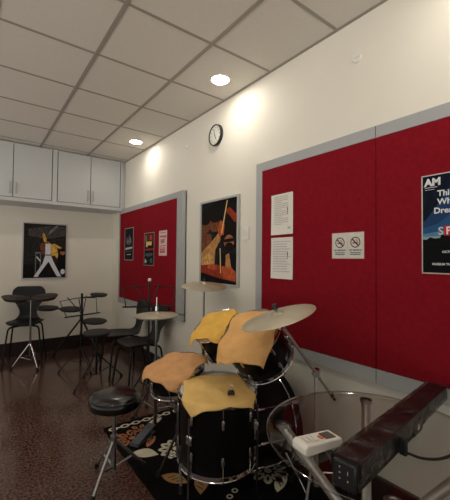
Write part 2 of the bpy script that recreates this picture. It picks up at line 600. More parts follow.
lay = [pc('band_black', (26, 26, 28)),
       (pc('maroon', (96, 36, 36)), [(.05, .97), (.95, .97), (.95, .72), (.05, .72)]), (pc('olive', (120, 104, 66)), [(.05, .95), (.25, .95), (.3, .75), (.05, .75)]),
       (pc('rose', (170, 70, 74)), [(.55, .93), (.80, .95), (.82, .8), (.6, .78)]),
       (pc('cream', (214, 186, 112)), [(.18, .74), (.78, .74), (.78, .62), (.35, .62), (.35, .57), (.18, .57)]),
       (pc('scarlet', (176, 48, 52)), [(.15, .51), (.95, .52), (.95, .47), (.15, .455)]),
       (pc('teal', (72, 88, 88)), [(.12, .36), (.9, .38), (.85, .30), (.5, .26), (.12, .29)]), (pc('pale', (186, 184, 182)), [(.1, .2), (.3, .12), (.2, .05), (.06, .08)]),
       (pc('teal', (72, 88, 88)), [(.6, .18), (.85, .22), (.88, .08), (.65, .06)])]
picture('poster', 'black poster with a cream block and red line on the corner red board', 'poster', wallM(4.117, 1.285, XP), .300, .418, lay,
        pc('pale_edge', (150, 146, 142)), .008, .004, 'posters on the corner board')
lay = [pc('leaflet', (216, 188, 184)),
       (pc('pink', (190, 96, 100)), [(.1, .82), (.95, .80), (.95, .72), (.1, .74)]), (pc('ash', (128, 110, 108)), [(.15, .94), (.85, .93), (.85, .90), (.15, .91)]),
       (pc('pink2', (172, 120, 120)), [(.2, .66), (.75, .68), (.72, .50), (.2, .48)]), (pc('pink', (190, 96, 100)), [(.1, .40), (.85, .42), (.85, .38), (.1, .36)]),
       (pc('pink', (190, 96, 100)), [(.1, .32), (.8, .32), (.8, .1), (.1, .1)]), (pc('leaflet2', (220, 196, 190)), [(.15, .29), (.75, .29), (.75, .27), (.15, .27)]),
       (pc('leaflet2', (220, 196, 190)), [(.15, .22), (.75, .22), (.75, .20), (.15, .20)])]
picture('poster', 'pale pink leaflet with text on the corner red board', 'poster', wallM(3.680, 1.410, XP), .205, .297, lay,
        pc('leaflet', (216, 188, 184)), .004, .004, 'posters on the corner board')


def sheet(name, label, y, z, w, h, lines, group, curl=.006, tilt=0.0):
    t = place(thing(name, label, 'paper', group=group), wallM(y, z, XP) @ Matrix.Rotation(tilt, 4, 'Z'))
    b = MB()
    n = 8
    grid = []
    for j in range(n + 1):
        v = j / n
        out = .001 + curl * (1 - v) ** 3 + curl * .5 * v ** 6
        grid.append([b.bm.verts.new((w * i / 4, h * v, out + .002 * sin(3 * i + 4 * v))) for i in range(5)])
    for j in range(n):
        for i in range(4):
            b._f([grid[j][i], grid[j][i + 1], grid[j + 1][i + 1], grid[j + 1][i]])
    for (x0, x1, v) in lines:
        out = .001 + curl * (1 - v) ** 3 + curl * .5 * v ** 6 + .0032
        b.poly([(w * x0, h * v - .0025, out), (w * x1, h * v - .0025, out), (w * x1, h * v + .0025, out), (w * x0, h * v + .0025, out)], mi=1)
    b.build('sheet', [M_PAPER, M_INK], t, recalc=False)
    return t


L1 = [(.15, .8, .93 - .045 * k) if k % 4 != 3 else (.15, .5, .93 - .045 * k) for k in range(16)]
sheet('paper_sheet', 'white printed sheet pinned topmost of two on the big red board', 1.782, 1.558, .212, .296, L1 + [(.78, .90, .17), (.78, .92, .15), (.78, .9, .13)], 'white printed sheets', tilt=.01)
sheet('paper_sheet', 'white printed sheet pinned directly below the other sheet on the big red board', 1.784, 1.240, .213, .298,
      [(.1, .75, .90 - .06 * k) if k % 3 else (.1, .9, .90 - .06 * k) for k in range(13)], 'white printed sheets')

# no smoking sign
t = place(thing('no_smoking_sign', 'white card with two no smoking symbols on the big red board', 'sign'), wallM(1.252, 1.389, XP))
b = MB()
b.box((.104, .077, .001), (.212, .155, .002))
mats = [pc('card_pink', (216, 190, 184)), pc('card_white', (206, 206, 198)), pc('sign_ring', (104, 44, 40)), M_DINK]
for cx in (.054, .156):
    b.box((cx, .077, .0022), (.094, .142, .0006), mi=1)
    M = Matrix.Translation((cx, .095, .0027))
    b.ring(.026, .032, M, 2)
    b.poly([(-.023, .017), (-.017, .023), (.023, -.017), (.017, -.023)], M, 2, .0003)
    b.poly([(-.018, -.007), (.012, -.007), (.012, -.001), (-.018, -.001)], M, 3, .0001)
    b.poly([(.013, -.007), (.018, -.007), (.018, -.001), (.013, -.001)], M, 3, .0001)
    b.poly([(.012, .001), (.016, .001), (.010, .014), (.004, .018), (.002, .015), (.008, .011)], M, 3, .0001)
    for yy, hw in ((.034, .034), (.024, .034)):
        b.poly([(cx - hw, yy - .0022), (cx + hw, yy - .0022), (cx + hw, yy + .0022), (cx - hw, yy + .0022)], mi=3, z=.0027)
b.build('card', mats, t, recalc=False)
for cx in (.054, .156):
    text('lettering', 'NO SMOKING', .0125, Matrix.Translation((cx, .045, .0028)), M_DINK, t, 'CENTER', .0004)

# museum poster (AM)
t, zb = picture('poster', 'blue poster with white AM logo on the big red board', 'poster', wallM(.736, 1.317, XP), .345, .482,
                [pc('sky_blue', (44, 82, 124)),
                 (pc('deep_navy', (16, 24, 38)), [(0, 1), (1, 1), (1, .93), (.55, .90), (.32, .84), (.2, .70), (.05, .55), (0, .5)]),
                 (pc('mid_blue', (36, 62, 100)), [(.0, .52), (.06, .56), (.22, .72), (.34, .85), (.56, .91), (1, .94), (1, .8), (.5, .66), (.2, .5), (0, .46)]),
                 (pc('teal_sky', (84, 130, 152)), [(0, .40), (.3, .43), (.6, .47), (1, .49), (1, .36), (0, .34)]),
                 (pc('haze_sky', (134, 158, 164)), [(0, .37), (1, .39), (1, .33), (0, .33)]),
                 (pc('poster_black', (14, 15, 17)), [(0, 0), (1, 0), (1, .34), (.9, .36), (.8, .345), (.6, .365), (.5, .34), (.42, .35), (.40, .37), (.36, .37), (.34, .385), (.24, .385), (.23, .355), (.16, .35), (.1, .365), (.05, .34), (0, .345)])],
                pc('poster_edge', (200, 188, 182)), .006, .004)
POX = .736


def pt(y, z):     # poster-local placement from room y, z
    return Matrix.Translation((POX - y, z - 1.317, zb + .0022))


WT = pc('poster_white', (220, 222, 222))
text('logo', 'AM', .049, pt(.720, 1.745), WT, t, 'LEFT', .0025)
b = MB()
b.poly([(.016, .418), (.072, .418), (.072, .4205), (.016, .4205)], z=zb + .0022)
b.poly([(.018, .408), (.060, .408), (.060, .410), (.018, .410)], z=zb + .0022)
b.build('logo_underline', WT, t, recalc=False)
text('headline', 'Thi', .039, pt(.664, 1.690), WT, t, 'LEFT', .001)
text('headline', 'Whi', .039, pt(.664, 1.650), WT, t, 'LEFT', .001)
text('headline', 'Drea', .039, pt(.680, 1.608), WT, t, 'LEFT', .001)
text('headline', 'S', .052, pt(.662, 1.505), pc('poster_grey', (186, 196, 200)), t, 'LEFT', .001)
MB().poly([(.100, .182), (.160, .182), (.160, .230), (.100, .230)], z=zb + .0022).build('red_block', pc('poster_red', (190, 40, 52)), t, recalc=False)
text('headline', 'P', .050, pt(.629, 1.506) @ Matrix.Translation((0, 0, .0006)), WT, t, 'LEFT', .001)
text('small_print', 'OCTO', .015, pt(.645, 1.418), WT, t, 'LEFT', .0004)
text('small_print', 'MUSEUM TH', .014, pt(.688, 1.360), WT, t, 'LEFT', .0004)

# ------------------------------------------------------------------ rug with woven flowers
PX0, PX1, PY0, PY1 = .86, 1.79, .35, 2.755
RUGM = [mat('rug_black', (22, 19, 20), .98, var=.2, scale=60, bump=.3, bscale=300, spec=.05),
        mat('rug_cream', (206, 198, 176), .98, var=.1, spec=.05), mat('rug_tan', (176, 136, 88), .98, var=.15, spec=.05),
        mat('rug_rust', (168, 112, 80), .98, var=.15, spec=.05), mat('rug_grey', (106, 110, 110), .98, var=.1, spec=.05)]
b = MB()
cx, cy = (PX0 + PX1) / 2, (PY0 + PY1) / 2
b.box((cx, cy, .005), (PX1 - PX0, PY1 - PY0, .010))
ZR = .0105


def petals(x, y, r, n, mi, rot=0, w=.36, a0=0, a1=2 * PI, cmi=0):
    for k in range(n):
        a = a0 + (a1 - a0) * (k + .5) / n + rot
        M = Matrix.Translation((x, y, ZR)) @ Matrix.Rotation(a, 4, 'Z')
        b.poly([(r * .28, -.02 * r), (r * .5, -w * r * .55), (r * .8, -w * r * .6), (r, -w * r * .2), (r, w * r * .2), (r * .8, w * r * .6), (r * .5, w * r * .55), (r * .28, .02 * r)], M, mi)
        b.poly([(r * .45, -.02 * r), (r * .66, -w * r * .2), (r * .84, 0), (r * .66, w * r * .2), (r * .45, .02 * r)], M, cmi, .0003)
    b.poly(ell(x, y, r * .2, r * .2, 12), None, mi, ZR)


def leaf(x, y, L, W, rot, mi, stripes=3):
    M = Matrix.Translation((x, y, ZR)) @ Matrix.Rotation(rot, 4, 'Z')
    up = [(L * (u - .5), W * sin(PI * u ** .8) * .75 + .18 * L * u * u) for u in [k / 10 for k in range(11)]]
    dn = [(L * (u - .5), -W * sin(PI * u) * .35 + .18 * L * u * u) for u in [k / 10 for k in range(9, 0, -1)]]
    b.poly(up + dn, M, mi)
    for k in range(stripes):
        u0 = .25 + .18 * k
        b.poly([(L * (u0 - .5), .04 * L * u0), (L * (u0 - .36), W * .52), (L * (u0 - .33), W * .52), (L * (u0 - .46), .03 * L * u0)], M, 0, .0003)


def link(x, y, w, h, mi):
    b.ring(.55, 1.0, Matrix.Translation((x, y, ZR)) @ Matrix.Diagonal((w / 2, h / 2, 1, 1)), mi, 0, 8)


for k in range(10):
    link(PX0 + .06 + .094 * k, 2.690, .078, .060, 1)
    b.poly([(PX0 + .096 + .094 * k, 2.682), (PX0 + .118 + .094 * k, 2.682), (PX0 + .118 + .094 * k, 2.698), (PX0 + .096 + .094 * k, 2.698)], None, 1, ZR)
petals(.992, 2.48, .125, 8, 3, .2)
petals(1.09, 2.56, .085, 6, 3, .4)
leaf(.975, 2.215, .19, .10, -.9, 1, 0)
leaf(1.10, 2.34, .16, .05, .6, 3, 2)
petals(1.09, 2.40, .045, 5, 1)
petals(1.195, 2.16, .125, 9, 1, .3, a0=.9, a1=2 * PI - .9 + .9)
leaf(1.01, 1.86, .19, .085, -1.2, 2, 3)
leaf(1.12, 1.75, .19, .080, -2.3, 2, 3)
leaf(1.24, 2.02, .12, .04, .2, 1, 1)
petals(1.555, 1.585, .13, 9, 1, .1)
leaf(1.56, 1.445, .22, .065, 0.35, 1, 3)
petals(1.62, 2.35, .11, 8, 3)
leaf(1.45, 2.45, .20, .07, .4, 2, 3)
leaf(1.25, 2.60, .16, .06, .2, 1, 2)
for k in range(4):
    link(1.10 + .055 * k, 1.50 + .022 * k, .042, .040, 1)
petals(1.02, 1.25, .12, 8, 3, .3)
petals(1.35, .95, .13, 9, 1)
leaf(1.10, .95, .2, .08, 1.2, 2, 3)
leaf(1.55, 1.10, .2, .07, -.5, 1, 3)
petals(1.62, .70, .11, 8, 3)
leaf(1.25, .70, .2, .08, .4, 2, 3)
for k in range(10):
    link(PX0 + .06 + .094 * k, .415, .078, .060, 1)
tag(b.build('rug', RUGM, None, recalc=False), 'dark flower-patterned rug with pale chain border beneath the drum kit', 'rug')
ZRUG = .011


# ------------------------------------------------------------------ stands
def tripod(parent, hub, rad, angles, r, m, z0=0.0, low=None, foot=True, brace=True, bend=None):
    """leg parts from a hub (local point) down to the floor"""
    hub = Vector(hub)
    low = hub.z * .45 if low is None else low
    for a in angles:
        e = Vector((hub.x + rad * cos(a), hub.y + rad * sin(a), z0 + r + .004))
        p = MB()
        p.tube([hub, hub.lerp(e, .5), e], r, 8)
        mid = hub.lerp(e, .55)
        if brace:
            p.tube([(hub.x, hub.y, z0 + low), mid], r * .7, 6)
        lg = p.build('leg', m, parent)
        if foot:
            d = (e - hub).normalized()
            q = MB().cyl(e - d * .03, Vector((e.x, e.y, z0)) + d * .004 + Vector((0, 0, .004)), r * 1.7, r * 1.9, 10)
            q.build('rubber_foot', M_RUBBER, lg)


ANG3 = [PI / 2, PI / 2 + 2 * PI / 3, PI / 2 + 4 * PI / 3]


def rot3(a):
    return [a + 2 * PI * k / 3 for k in range(3)]


def cymbal_mesh(b, M, R, bell, bow, mi=0):
    pr = [(.004, bow + bell * 1.0), (R * .06, bow + bell * .97), (R * .11, bow + bell * .75), (R * .155, bow + bell * .25), (R * .175, bow)]
    n = 16
    for k in range(1, n + 1):
        u = .175 + (1 - .175) * k / n
        pr.append((R * u, bow * (1 - ((u - .175) / .825) ** 1.6) + .0006 * (k % 2)))
    pr += [(R, -.0012)] + [(r, z - .0016) for r, z in pr[::-1]]
    b.lathe(pr, M, 56, mi)


# ------------------------------------------------------------------ drums
def drum(name, label, cat, top, n, R, depth, lugs, headm, group=None, base_z=None, hoopm=None, phase=0.0, botm=None):
    """top = centre of the top hoop, n = unit normal; parts in world-aligned local frame around the empty"""
    n = Vector(n).normalized()
    top = Vector(top)
    bot = top - n * depth
    t = thing(name, label, cat, bot, group=group)
    M = frame(n, (1, 0, 0))
    hoopm = hoopm or M_CHROME
    MB().lathe([(R - .006, .012), (R, .012), (R, depth - .012), (R - .006, depth - .012), (R - .006, .012)], M, 64).build('shell', M_DRUM, t)
    MB().lathe([(0, depth - .006), (R + .002, depth - .006), (R + .004, depth - .014)], M, 64).build('batter_head', headm, t, recalc=False)
    MB().lathe([(R + .004, .014), (R + .002, .006), (0, .006)], M, 64).build('bottom_head', botm or M_HEAD, t, recalc=False)
    for z0, z1 in ((-.004, .026), (depth - .026, depth + .004)):
        MB().lathe([(R + .005, z0), (R + .014, z0), (R + .0145, z0 + .003), (R + .011, z0 + .006), (R + .011, z1 - .006), (R + .0145, z1 - .003), (R + .014, z1), (R + .005, z1), (R + .005, z0)], M, 64).build('hoop', hoopm, t)
    for k in range(lugs):
        a = 2 * PI * k / lugs + phase
        Ml = M @ Matrix.Rotation(a, 4, 'Z')
        b = MB()
        rr = R + .010
        spots = ((depth * .26, -1, -.003), (depth * .74, 1, depth + .001)) if depth > .17 else ((depth / 2, 0, None),)
        for zc, sgn, ze in spots:
            b = MB()
            b.lathe([(0, -.028), (.007, -.024), (.010, -.008), (.010, .008), (.007, .024), (0, .028)], Ml @ Matrix.Translation((rr, 0, zc)), 10)
            for zq in ([ze] if ze is not None else [-.003, depth + .001]):
                b.cyl(Ml @ Vector((rr + .002, 0, zc)), Ml @ Vector((rr + .002, 0, zq)), .0032, seg=6)
                b.cyl(Ml @ Vector((rr + .002, 0, zq - .005)), Ml @ Vector((rr + .002, 0, zq + .005)), .006, seg=8)
            b.build('lug', M_CHROME, t)
    return t, M, bot


def cloth(name, label, m, top, n, R, a, b_, rot, off, seed, lift=.008, N=46, group=None, fold=.016, flare=.25):
    """square cloth laid over a drum: flat on the head, the overhang hangs in folds"""
    n = Vector(n).normalized()
    top = Vector(top)
    F = frame(n, (1, 0, 0)).to_3x3()
    rnd = random.Random(seed)
    ph = [rnd.uniform(0, 6.28) for _ in range(8)]
    bm = MB()
    grid = []
    Rr = R + .019
    for j in range(N + 1):
        row = []
        for i in range(N + 1):
            s, t_ = 2 * i / N - 1, 2 * j / N - 1
            # slightly wavy cut edge
            ss = s * (1 + .05 * sin(3 * t_ + ph[0]) + .02 * sin(9 * t_ + ph[6]))
            tt = t_ * (1 + .05 * sin(3.3 * s + ph[1]) + .02 * sin(8 * s + ph[7]))
            p = Vector((off[0] + a * ss * cos(rot) - b_ * tt * sin(rot), off[1] + a * ss * sin(rot) + b_ * tt * cos(rot), 0))
            r = p.length
            th = math.atan2(p.y, p.x)
            wr = .004 * sin(14 * p.x + ph[2] + 5 * p.y) + .003 * sin(21 * p.y - 9 * p.x + ph[3]) + .0025 * sin(34 * p.x + 17 * p.y + ph[4])
            if r <= Rr:
                w = top + F @ Vector((p.x, p.y, lift + max(0, wr) * min(1, 1.3 - r / Rr * .6)))
            else:
                e = r - Rr
                d = F @ Vector((cos(th), sin(th), 0))
                dn = d.dot(Vector((0, 0, -1)))
                k = max(0, min(1, (dn + .12) / .24))
                hang = (Vector((0, 0, -1)) * k - n * (1 - k)).normalized()
                g_ = min(1, e / .05)
                wave = fold * g_ * (1 + sin(7 * th + ph[5]) * .7 + .5 * sin(13 * th + ph[2]))
                # round over the hoop then drop
                q = min(e, .014)
                w = top + d * (Rr + q * .6 + max(0.0, wave * .5 + .002) + flare * .04 * g_) + n * (lift - q * q * 20) + hang * max(0, e - .006)
            row.append(bm.bm.verts.new(w - top))
        grid.append(row)
    for j in range(N):
        for i in range(N):
            bm._f([grid[j][i], grid[j][i + 1], grid[j + 1][i + 1], grid[j + 1][i]])
    o = bm.build(name, m, None, angle=180, solid=.0025, recalc=False)
    o.location = top
    tag(o, label, 'cloth', group)
    return o


Z3 = (0, 0, 1)
# floor tom (stands nearest the camera)
FT = Vector((1.090, 1.508, .675))
ft, Mft, ftb = drum('floor_tom', 'large black floor tom standing on the rug under a yellow cloth with a binder clip', 'drum', FT, (-.03, -.04, 1), .203, .385, 8, M_HEAD, 'drum kit drums', phase=.3)
for a in (math.radians(194), math.radians(-38), math.radians(70)):
    d = Vector((cos(a), sin(a), 0))
    rr = .200 + .022
    b = MB()
    z = ftb.z
    b.tube([d * rr + Vector((0, 0, .28)), d * rr + Vector((0, 0, -.16)), d * (rr + .004) + Vector((0, 0, -z + ZRUG + .08)), d * (rr + .03) + Vector((0, 0, -z + ZRUG + .008))], .0055, 8)
    lg = b.build('leg', M_DKCHROME, ft)
    MB().box((0, 0, 0), (.030, .036, .05), Matrix.Translation(d * (rr - .010) + Vector((0, 0, .17))) @ Matrix.Rotation(a, 4, 'Z')).build('leg_bracket', M_CHROME, lg, bevel=.006)
    e = d * (rr + .03) + Vector((0, 0, -z + ZRUG + .0))
    MB().cyl(e, e + Vector((0, 0, .03)) - d * .012, .011, .009, 10).build('rubber_foot', M_RUBBER, lg)
cloth('drum_cloth', 'yellow cloth draped over the large floor tom', M_PALEYEL, FT, (-.03, -.04, 1), .203, .182, .178, math.radians(64), (-.034, -.036), 3, group='cloths over the drums')
# binder clip lying on that cloth
t = thing('binder_clip', 'small black binder clip on the yellow floor tom cloth', 'clip', (1.062, 1.355, .690), math.radians(-25))
MB().prism([(-.018, 0), (.018, 0), (.018, .016), (.012, .022), (-.012, .022), (-.018, .016)], 0, .014, Matrix.Rotation(PI / 2, 4, 'X')).build('clamp_body', M_BLACK, t, bevel=.002)
for s in (-1, 1):
    MB().tube([(s * .009, -.007, .018), (s * .010, -.006, .040), (s * .004, -.006, .052), (-s * .001, -.006, .040)], .0012, 6).build('wire_arm', M_CHROME, t)

# snare
SN = Vector((1.012, 1.846, .722))
NSN = Vector((-.20, -.02, 1)).normalized()
sn, Msn, snb = drum('snare_drum', 'black snare drum on a chrome basket stand under an orange cloth', 'drum', SN, NSN, .160, .135, 8, M_HEAD, 'drum kit drums')
cloth('drum_cloth', 'orange cloth draped over the snare drum beside the stool', M_ORG, SN, NSN, .160, .166, .166, math.radians(20), (-.022, -.020), 11, group='cloths over the drums')
t = thing('snare_stand', 'chrome tripod stand carrying the snare drum', 'drum stand', (snb.x, snb.y, ZRUG))
hz = snb.z - ZRUG
b = MB()
b.cyl((0, 0, .12), (0, 0, hz - .09), .012).cyl((0, 0, .22), (0, 0, .34), .016)
b.build('pole', M_DKCHROME, t)
for a in rot3(.4):
    d = Vector((cos(a), sin(a), 0))
    up = snb + Msn.to_3x3() @ Vector((.140 * cos(a), .140 * sin(a), -.008)) - Vector((snb.x, snb.y, ZRUG))
    up2 = snb + Msn.to_3x3() @ Vector((.187 * cos(a), .187 * sin(a), .03)) - Vector((snb.x, snb.y, ZRUG))
    up1 = snb + Msn.to_3x3() @ Vector((.183 * cos(a), .183 * sin(a), -.012)) - Vector((snb.x, snb.y, ZRUG))
    MB().tube([(0, 0, hz - .12), up - Vector((0, 0, .012)), up1, up2], .007, 8).build('basket_arm', M_DKCHROME, t)
tripod(t, (0, 0, .30), .13, [math.radians(q) for q in (250, 10, 130)], .008, M_DKCHROME, low=.14)

# bass drum
nb = Vector((.97, -.22, 0)).normalized()
BC = Vector((1.685, 1.645, 0))
Rb = .285
bd = thing('bass_drum', 'big black bass drum lying on its side behind the floor tom', 'drum', (BC.x, BC.y, ZRUG), group='drum kit drums')
zc = Rb + .0205
Mb = frame(nb, (0, 0, 1), (0, 0, zc))
dp = .36
Mb = Mb @ Matrix.Translation((0, 0, -dp))
MB().lathe([(Rb - .008, .02), (Rb - .004, .02), (Rb - .004, dp - .02), (Rb - .008, dp - .02), (Rb - .008, .02)], Mb, 72).build('shell', M_DRUM, bd)
for z, nm in ((.012, 'batter_head'), (dp - .012, 'front_head')):
    MB().lathe([(0, z), (Rb - .006, z)], Mb, 72).build(nm, M_BHEAD, bd)
for z in (0, dp - .036):
    h = MB().lathe([(Rb, z), (Rb + .020, z), (Rb + .020, z + .036), (Rb, z + .036), (Rb, z)], Mb, 72).build('wooden_hoop', M_DRUM, bd, bevel=.003)
    MB().torus(Mb @ Matrix.Translation((0, 0, z + (.040 if z == 0 else -.004))), Rb + .007, .0045, 72, 8).build('chrome_band', M_CHROME, h)
for k in range(10):
    a = 2 * PI * (k + .5) / 10
    Ml = Mb @ Matrix.Rotation(a, 4, 'Z')
    b = MB()
    for zc_ in (.10, dp - .10):
        b.lathe([(0, -.030), (.008, -.026), (.011, 0), (.008, .026), (0, .030)], Ml @ Matrix.Translation((Rb + .004, 0, zc_)), 10)
    b.cyl(Ml @ Vector((Rb + .010, 0, .05)), Ml @ Vector((Rb + .010, 0, dp - .05)), .003, seg=6)
    for zc_ in (.02, dp - .02):
        b.box((Rb + .018, 0, zc_), (.012, .020, .050), Ml)
    b.build('lug', M_CHROME, bd)
for s in (-1, 1):
    side = Vector((-nb.y, nb.x, 0)) * s
    p0 = side * Rb * .93 + Vector((0, 0, zc - .10)) - nb * .10
    MB().tube([p0, side * (Rb + .05) + Vector((0, 0, .09)) - nb * .06, side * (Rb + .085) + Vector((0, 0, .008)) - nb * .03], .007, 8).build('spur', M_CHROME, bd)
TM = nb * (-dp * .5) + Vector((0, 0, zc + Rb))
b = MB().cyl(TM - Vector((0, 0, .01)), TM + Vector((0, 0, .20)), .014)
b.box(TM + Vector((0, 0, .004)), (.07, .06, .016))
b.build('tom_post', M_CHROME, bd)

# rack toms
N1 = Vector((-.55, .03, .83)).normalized()
T1 = Vector((1.215, 1.730, .968))
t1, M1, b1 = drum('rack_tom', 'smaller black tom beside the ride drum under a bright yellow cloth, close to the snare', 'drum', T1, N1, .130, .185, 6, M_HEAD, 'drum kit drums')
cloth('drum_cloth', 'bright yellow cloth on the smaller rack tom', M_YEL, T1, N1, .130, .134, .132, math.radians(20), (-.010, -.01), 5, group='cloths over the drums', fold=.010)
N2 = Vector((-.62, -.08, .80)).normalized()
T2 = Vector((1.245, 1.425, .972))
t2, M2, b2 = drum('rack_tom', 'bigger black tom under a peach cloth below the ride cymbal', 'drum', T2, N2, .165, .225, 6, M_HEAD, 'drum kit drums', phase=.4)
cloth('drum_cloth', 'peach cloth with drooping corners on the bigger rack tom', M_PEACH, T2, N2, .165, .172, .168, math.radians(22), (-.020, -.020), 21, group='cloths over the drums', fold=.014)
t1['label'] = 'smaller black rack tom under the bright yellow cloth'
# tom arms are parts of the toms
P = Vector((BC.x, BC.y, ZRUG)) + TM + Vector((0, 0, .19))
for tt, nn, bb, R, dd in ((t1, N1, b1, .130, .185), (t2, N2, b2, .165, .225)):
    c = bb + nn * dd * .5
    v = P - c
    v = (v - nn * v.dot(nn)).normalized()
    a0 = c + v * (R - .004)
    MB().tube([P - bb, P + Vector((0, 0, .03)) - bb, a0 + v * .05 - bb, a0 - bb], .010, 8, smooth=1).build('mount_arm', M_CHROME, tt)

# ------------------------------------------------------------------ cymbals and stands
# crash
CR = Vector((1.600, 2.430, 1.140))
NC = Vector((-.06, -.12, 1)).normalized()
b = MB()
cymbal_mesh(b, frame(NC), .195, .018, .024)
o = b.build('crash_cymbal', M_CYM)
o.location = CR
tag(o, 'pale bronze crash cymbal in front of the framed drummer picture', 'cymbal', 'cymbals')
t = thing('cymbal_stand', 'straight chrome cymbal stand under the crash cymbal', 'cymbal stand', (CR.x, CR.y, 0))
zz = CR.z
MB().cyl((0, 0, .10), (0, 0, .62), .013).cyl((0, 0, .60), (0, 0, zz - .01), .009).cyl((0, 0, .60), (0, 0, .64), .018).build('pole', M_DKCHROME, t)
MB().cyl((0, 0, zz - .02), (0, 0, zz + .072), .004).cyl((0, 0, zz + .040), (0, 0, zz + .062), .013, .011).cyl((0, 0, zz - .004), (0, 0, zz + .020), .012).build('tilter', M_BLACK, t)
tripod(t, (0, 0, .42), .18, rot3(.9), .008, M_DKCHROME, z0=ZRUG, low=.20)

# ride
RD = Vector((1.208, 1.167, 1.095))
NR = Vector((-.28, .17, 1)).normalized()
b = MB()
cymbal_mesh(b, frame(NR), .189, .018, .016)
o = b.build('ride_cymbal', M_CYM)
o.location = RD
tag(o, 'large tilted ride cymbal over the peach covered tom', 'cymbal', 'cymbals')
t = thing('boom_stand', 'chrome boom cymbal stand holding the big ride cymbal by the wall', 'cymbal stand', (1.555, 1.205, 0))
O = Vector((1.555, 1.205, 0))
CL = Vector((0, 0, .745))
top = RD - O
dv = (top - CL).normalized()
MB().cyl((0, 0, .12), (0, 0, .45), .014).cyl((0, 0, .44), (0, 0, .745), .0115).cyl((0, 0, .43), (0, 0, .47), .018).build('pole', M_TLEG, t)
bo = MB().cyl(CL - dv * .25, top - NR * .03, .0085).build('boom_arm', M_TLEG, t)
MB().cyl(CL - dv * .29, CL - dv * .22, .010, .012).build('grip', M_RUBBER, bo)
MB().cyl(CL - Vector((.02, .012, 0)), CL + Vector((.02, .012, 0)), .022).build('clamp', M_CHROME, t)
q = MB().cyl(top - NR * .05, top + NR * .070, .004).cyl(top + NR * .042, top + NR * .066, .015, .012).cyl(top - NR * .004, top + NR * .016, .013)
q.build('tilter', M_BLACK, t)
MB().box(top - NR * .045, (.022, .022, .04)).build('tilter_bracket', M_CHROME, t, bevel=.004)
tripod(t, (0, 0, .40), .22, [math.radians(80), math.radians(200), math.radians(-40)], .008, M_DKCHROME, z0=ZRUG, low=.18)

# hi-hat
HH = Vector((1.190, 2.500, .905))
t = thing('hi_hat_stand', 'chrome pedal stand holding the pair of hi-hat cymbals', 'hi-hat stand', (HH.x, HH.y, ZRUG))
z = HH.z - ZRUG
MB().cyl((0, 0, .04), (0, 0, .55), .014).cyl((0, 0, .54), (0, 0, z - .005), .010).cyl((0, 0, .53), (0, 0, .57), .018).build('pole', M_DKCHROME, t)
MB().cyl((0, 0, z - .02), (0, 0, z + .16), .0035).cyl((0, 0, z + .050), (0, 0, z + .085), .012).build('pull_rod', M_CHROME, t)
tripod(t, (0, 0, .40), .26, [math.radians(30), math.radians(110), math.radians(-40)], .008, M_DKCHROME, low=.16)
p = MB()
pm = Matrix.Translation((0, 0, 0)) @ Matrix.Rotation(math.radians(212), 4, 'Z')
p.box((.16, 0, .006), (.24, .075, .010), pm)
p.prism([(.04, .055), (.27, .012), (.27, .020), (.04, .064)], -.036, .036, pm @ Matrix.Rotation(PI / 2, 4, 'X'))
p.build('foot_pedal', mat('grey_pedal_metal', (84, 90, 94), .45, .6), t, bevel=.003)
for dz, fl, lb in ((0, -1, 'bottom bronze hi-hat cymbal of the pair beside the chairs'), (.012, 1, 'top bronze hi-hat cymbal of the pair beside the chairs')):
    b = MB()
    if fl > 0:
        cymbal_mesh(b, Matrix.Translation((0, 0, .012)), .178, .016, .016)
    else:
        cymbal_mesh(b, Matrix.Diagonal((1, 1, -1, 1)) @ Matrix.Translation((0, 0, -.006)), .178, .010, .014)
    o = b.build('hi_hat_cymbal', M_CYM)
    o.location = HH + Vector((0, 0, .002 if fl > 0 else 0))
    tag(o, lb, 'cymbal', 'cymbals')

# ------------------------------------------------------------------ drum stool
t = thing('drum_stool', 'round black padded drum stool on chrome tripod beside the rug', 'stool', (.722, 2.095, 0))
Ms = Matrix.Translation((0, 0, .446)) @ Matrix.Diagonal((.95, .95, 1, 1))
MB().lathe([(0, 0), (.135, 0), (.158, .012), (.166, .035), (.166, .050), (.160, .070), (.142, .086), (.10, .094), (.04, .097), (0, .098)], Ms @ Matrix.Rotation(.03, 4, 'Y'), 56).build('seat_cushion', M_VINYL, t)
MB().torus(Ms @ Matrix.Rotation(.03, 4, 'Y') @ Matrix.Translation((0, 0, .066)), .1615, .0035, 56, 8).build('piping', M_VINYL, t)
MB().cyl((0, 0, .426), (0, 0, .447), .05).cyl((0, 0, .20), (0, 0, .428), .011).cyl((0, 0, .07), (0, 0, .26), .016).cyl((0, 0, .25), (0, 0, .275), .022).build('post', M_STEEL, t)
for a, R, zo in ((math.radians(-143), .20, 0), (math.radians(103), .20, 0), (math.radians(-2), .21, ZRUG)):
    d = Vector((cos(a), sin(a), 0))
    b = MB()
    b.tube([d * .012 + Vector((0, 0, .24)), d * R * .62 + Vector((0, 0, .11)), d * R + Vector((0, 0, .012 + zo))], .009, 8)
    b.tube([d * .012 + Vector((0, 0, .085)), d * R * .60 + Vector((0, 0, .118))], .007, 8)
    lg = b.build('leg', M_STEEL, t)
    MB().cyl(d * (R - .012) + Vector((0, 0, .028 + zo)), d * (R + .006) + Vector((0, 0, zo)), .013, .014, 10).build('rubber_foot', M_RUBBER, lg)


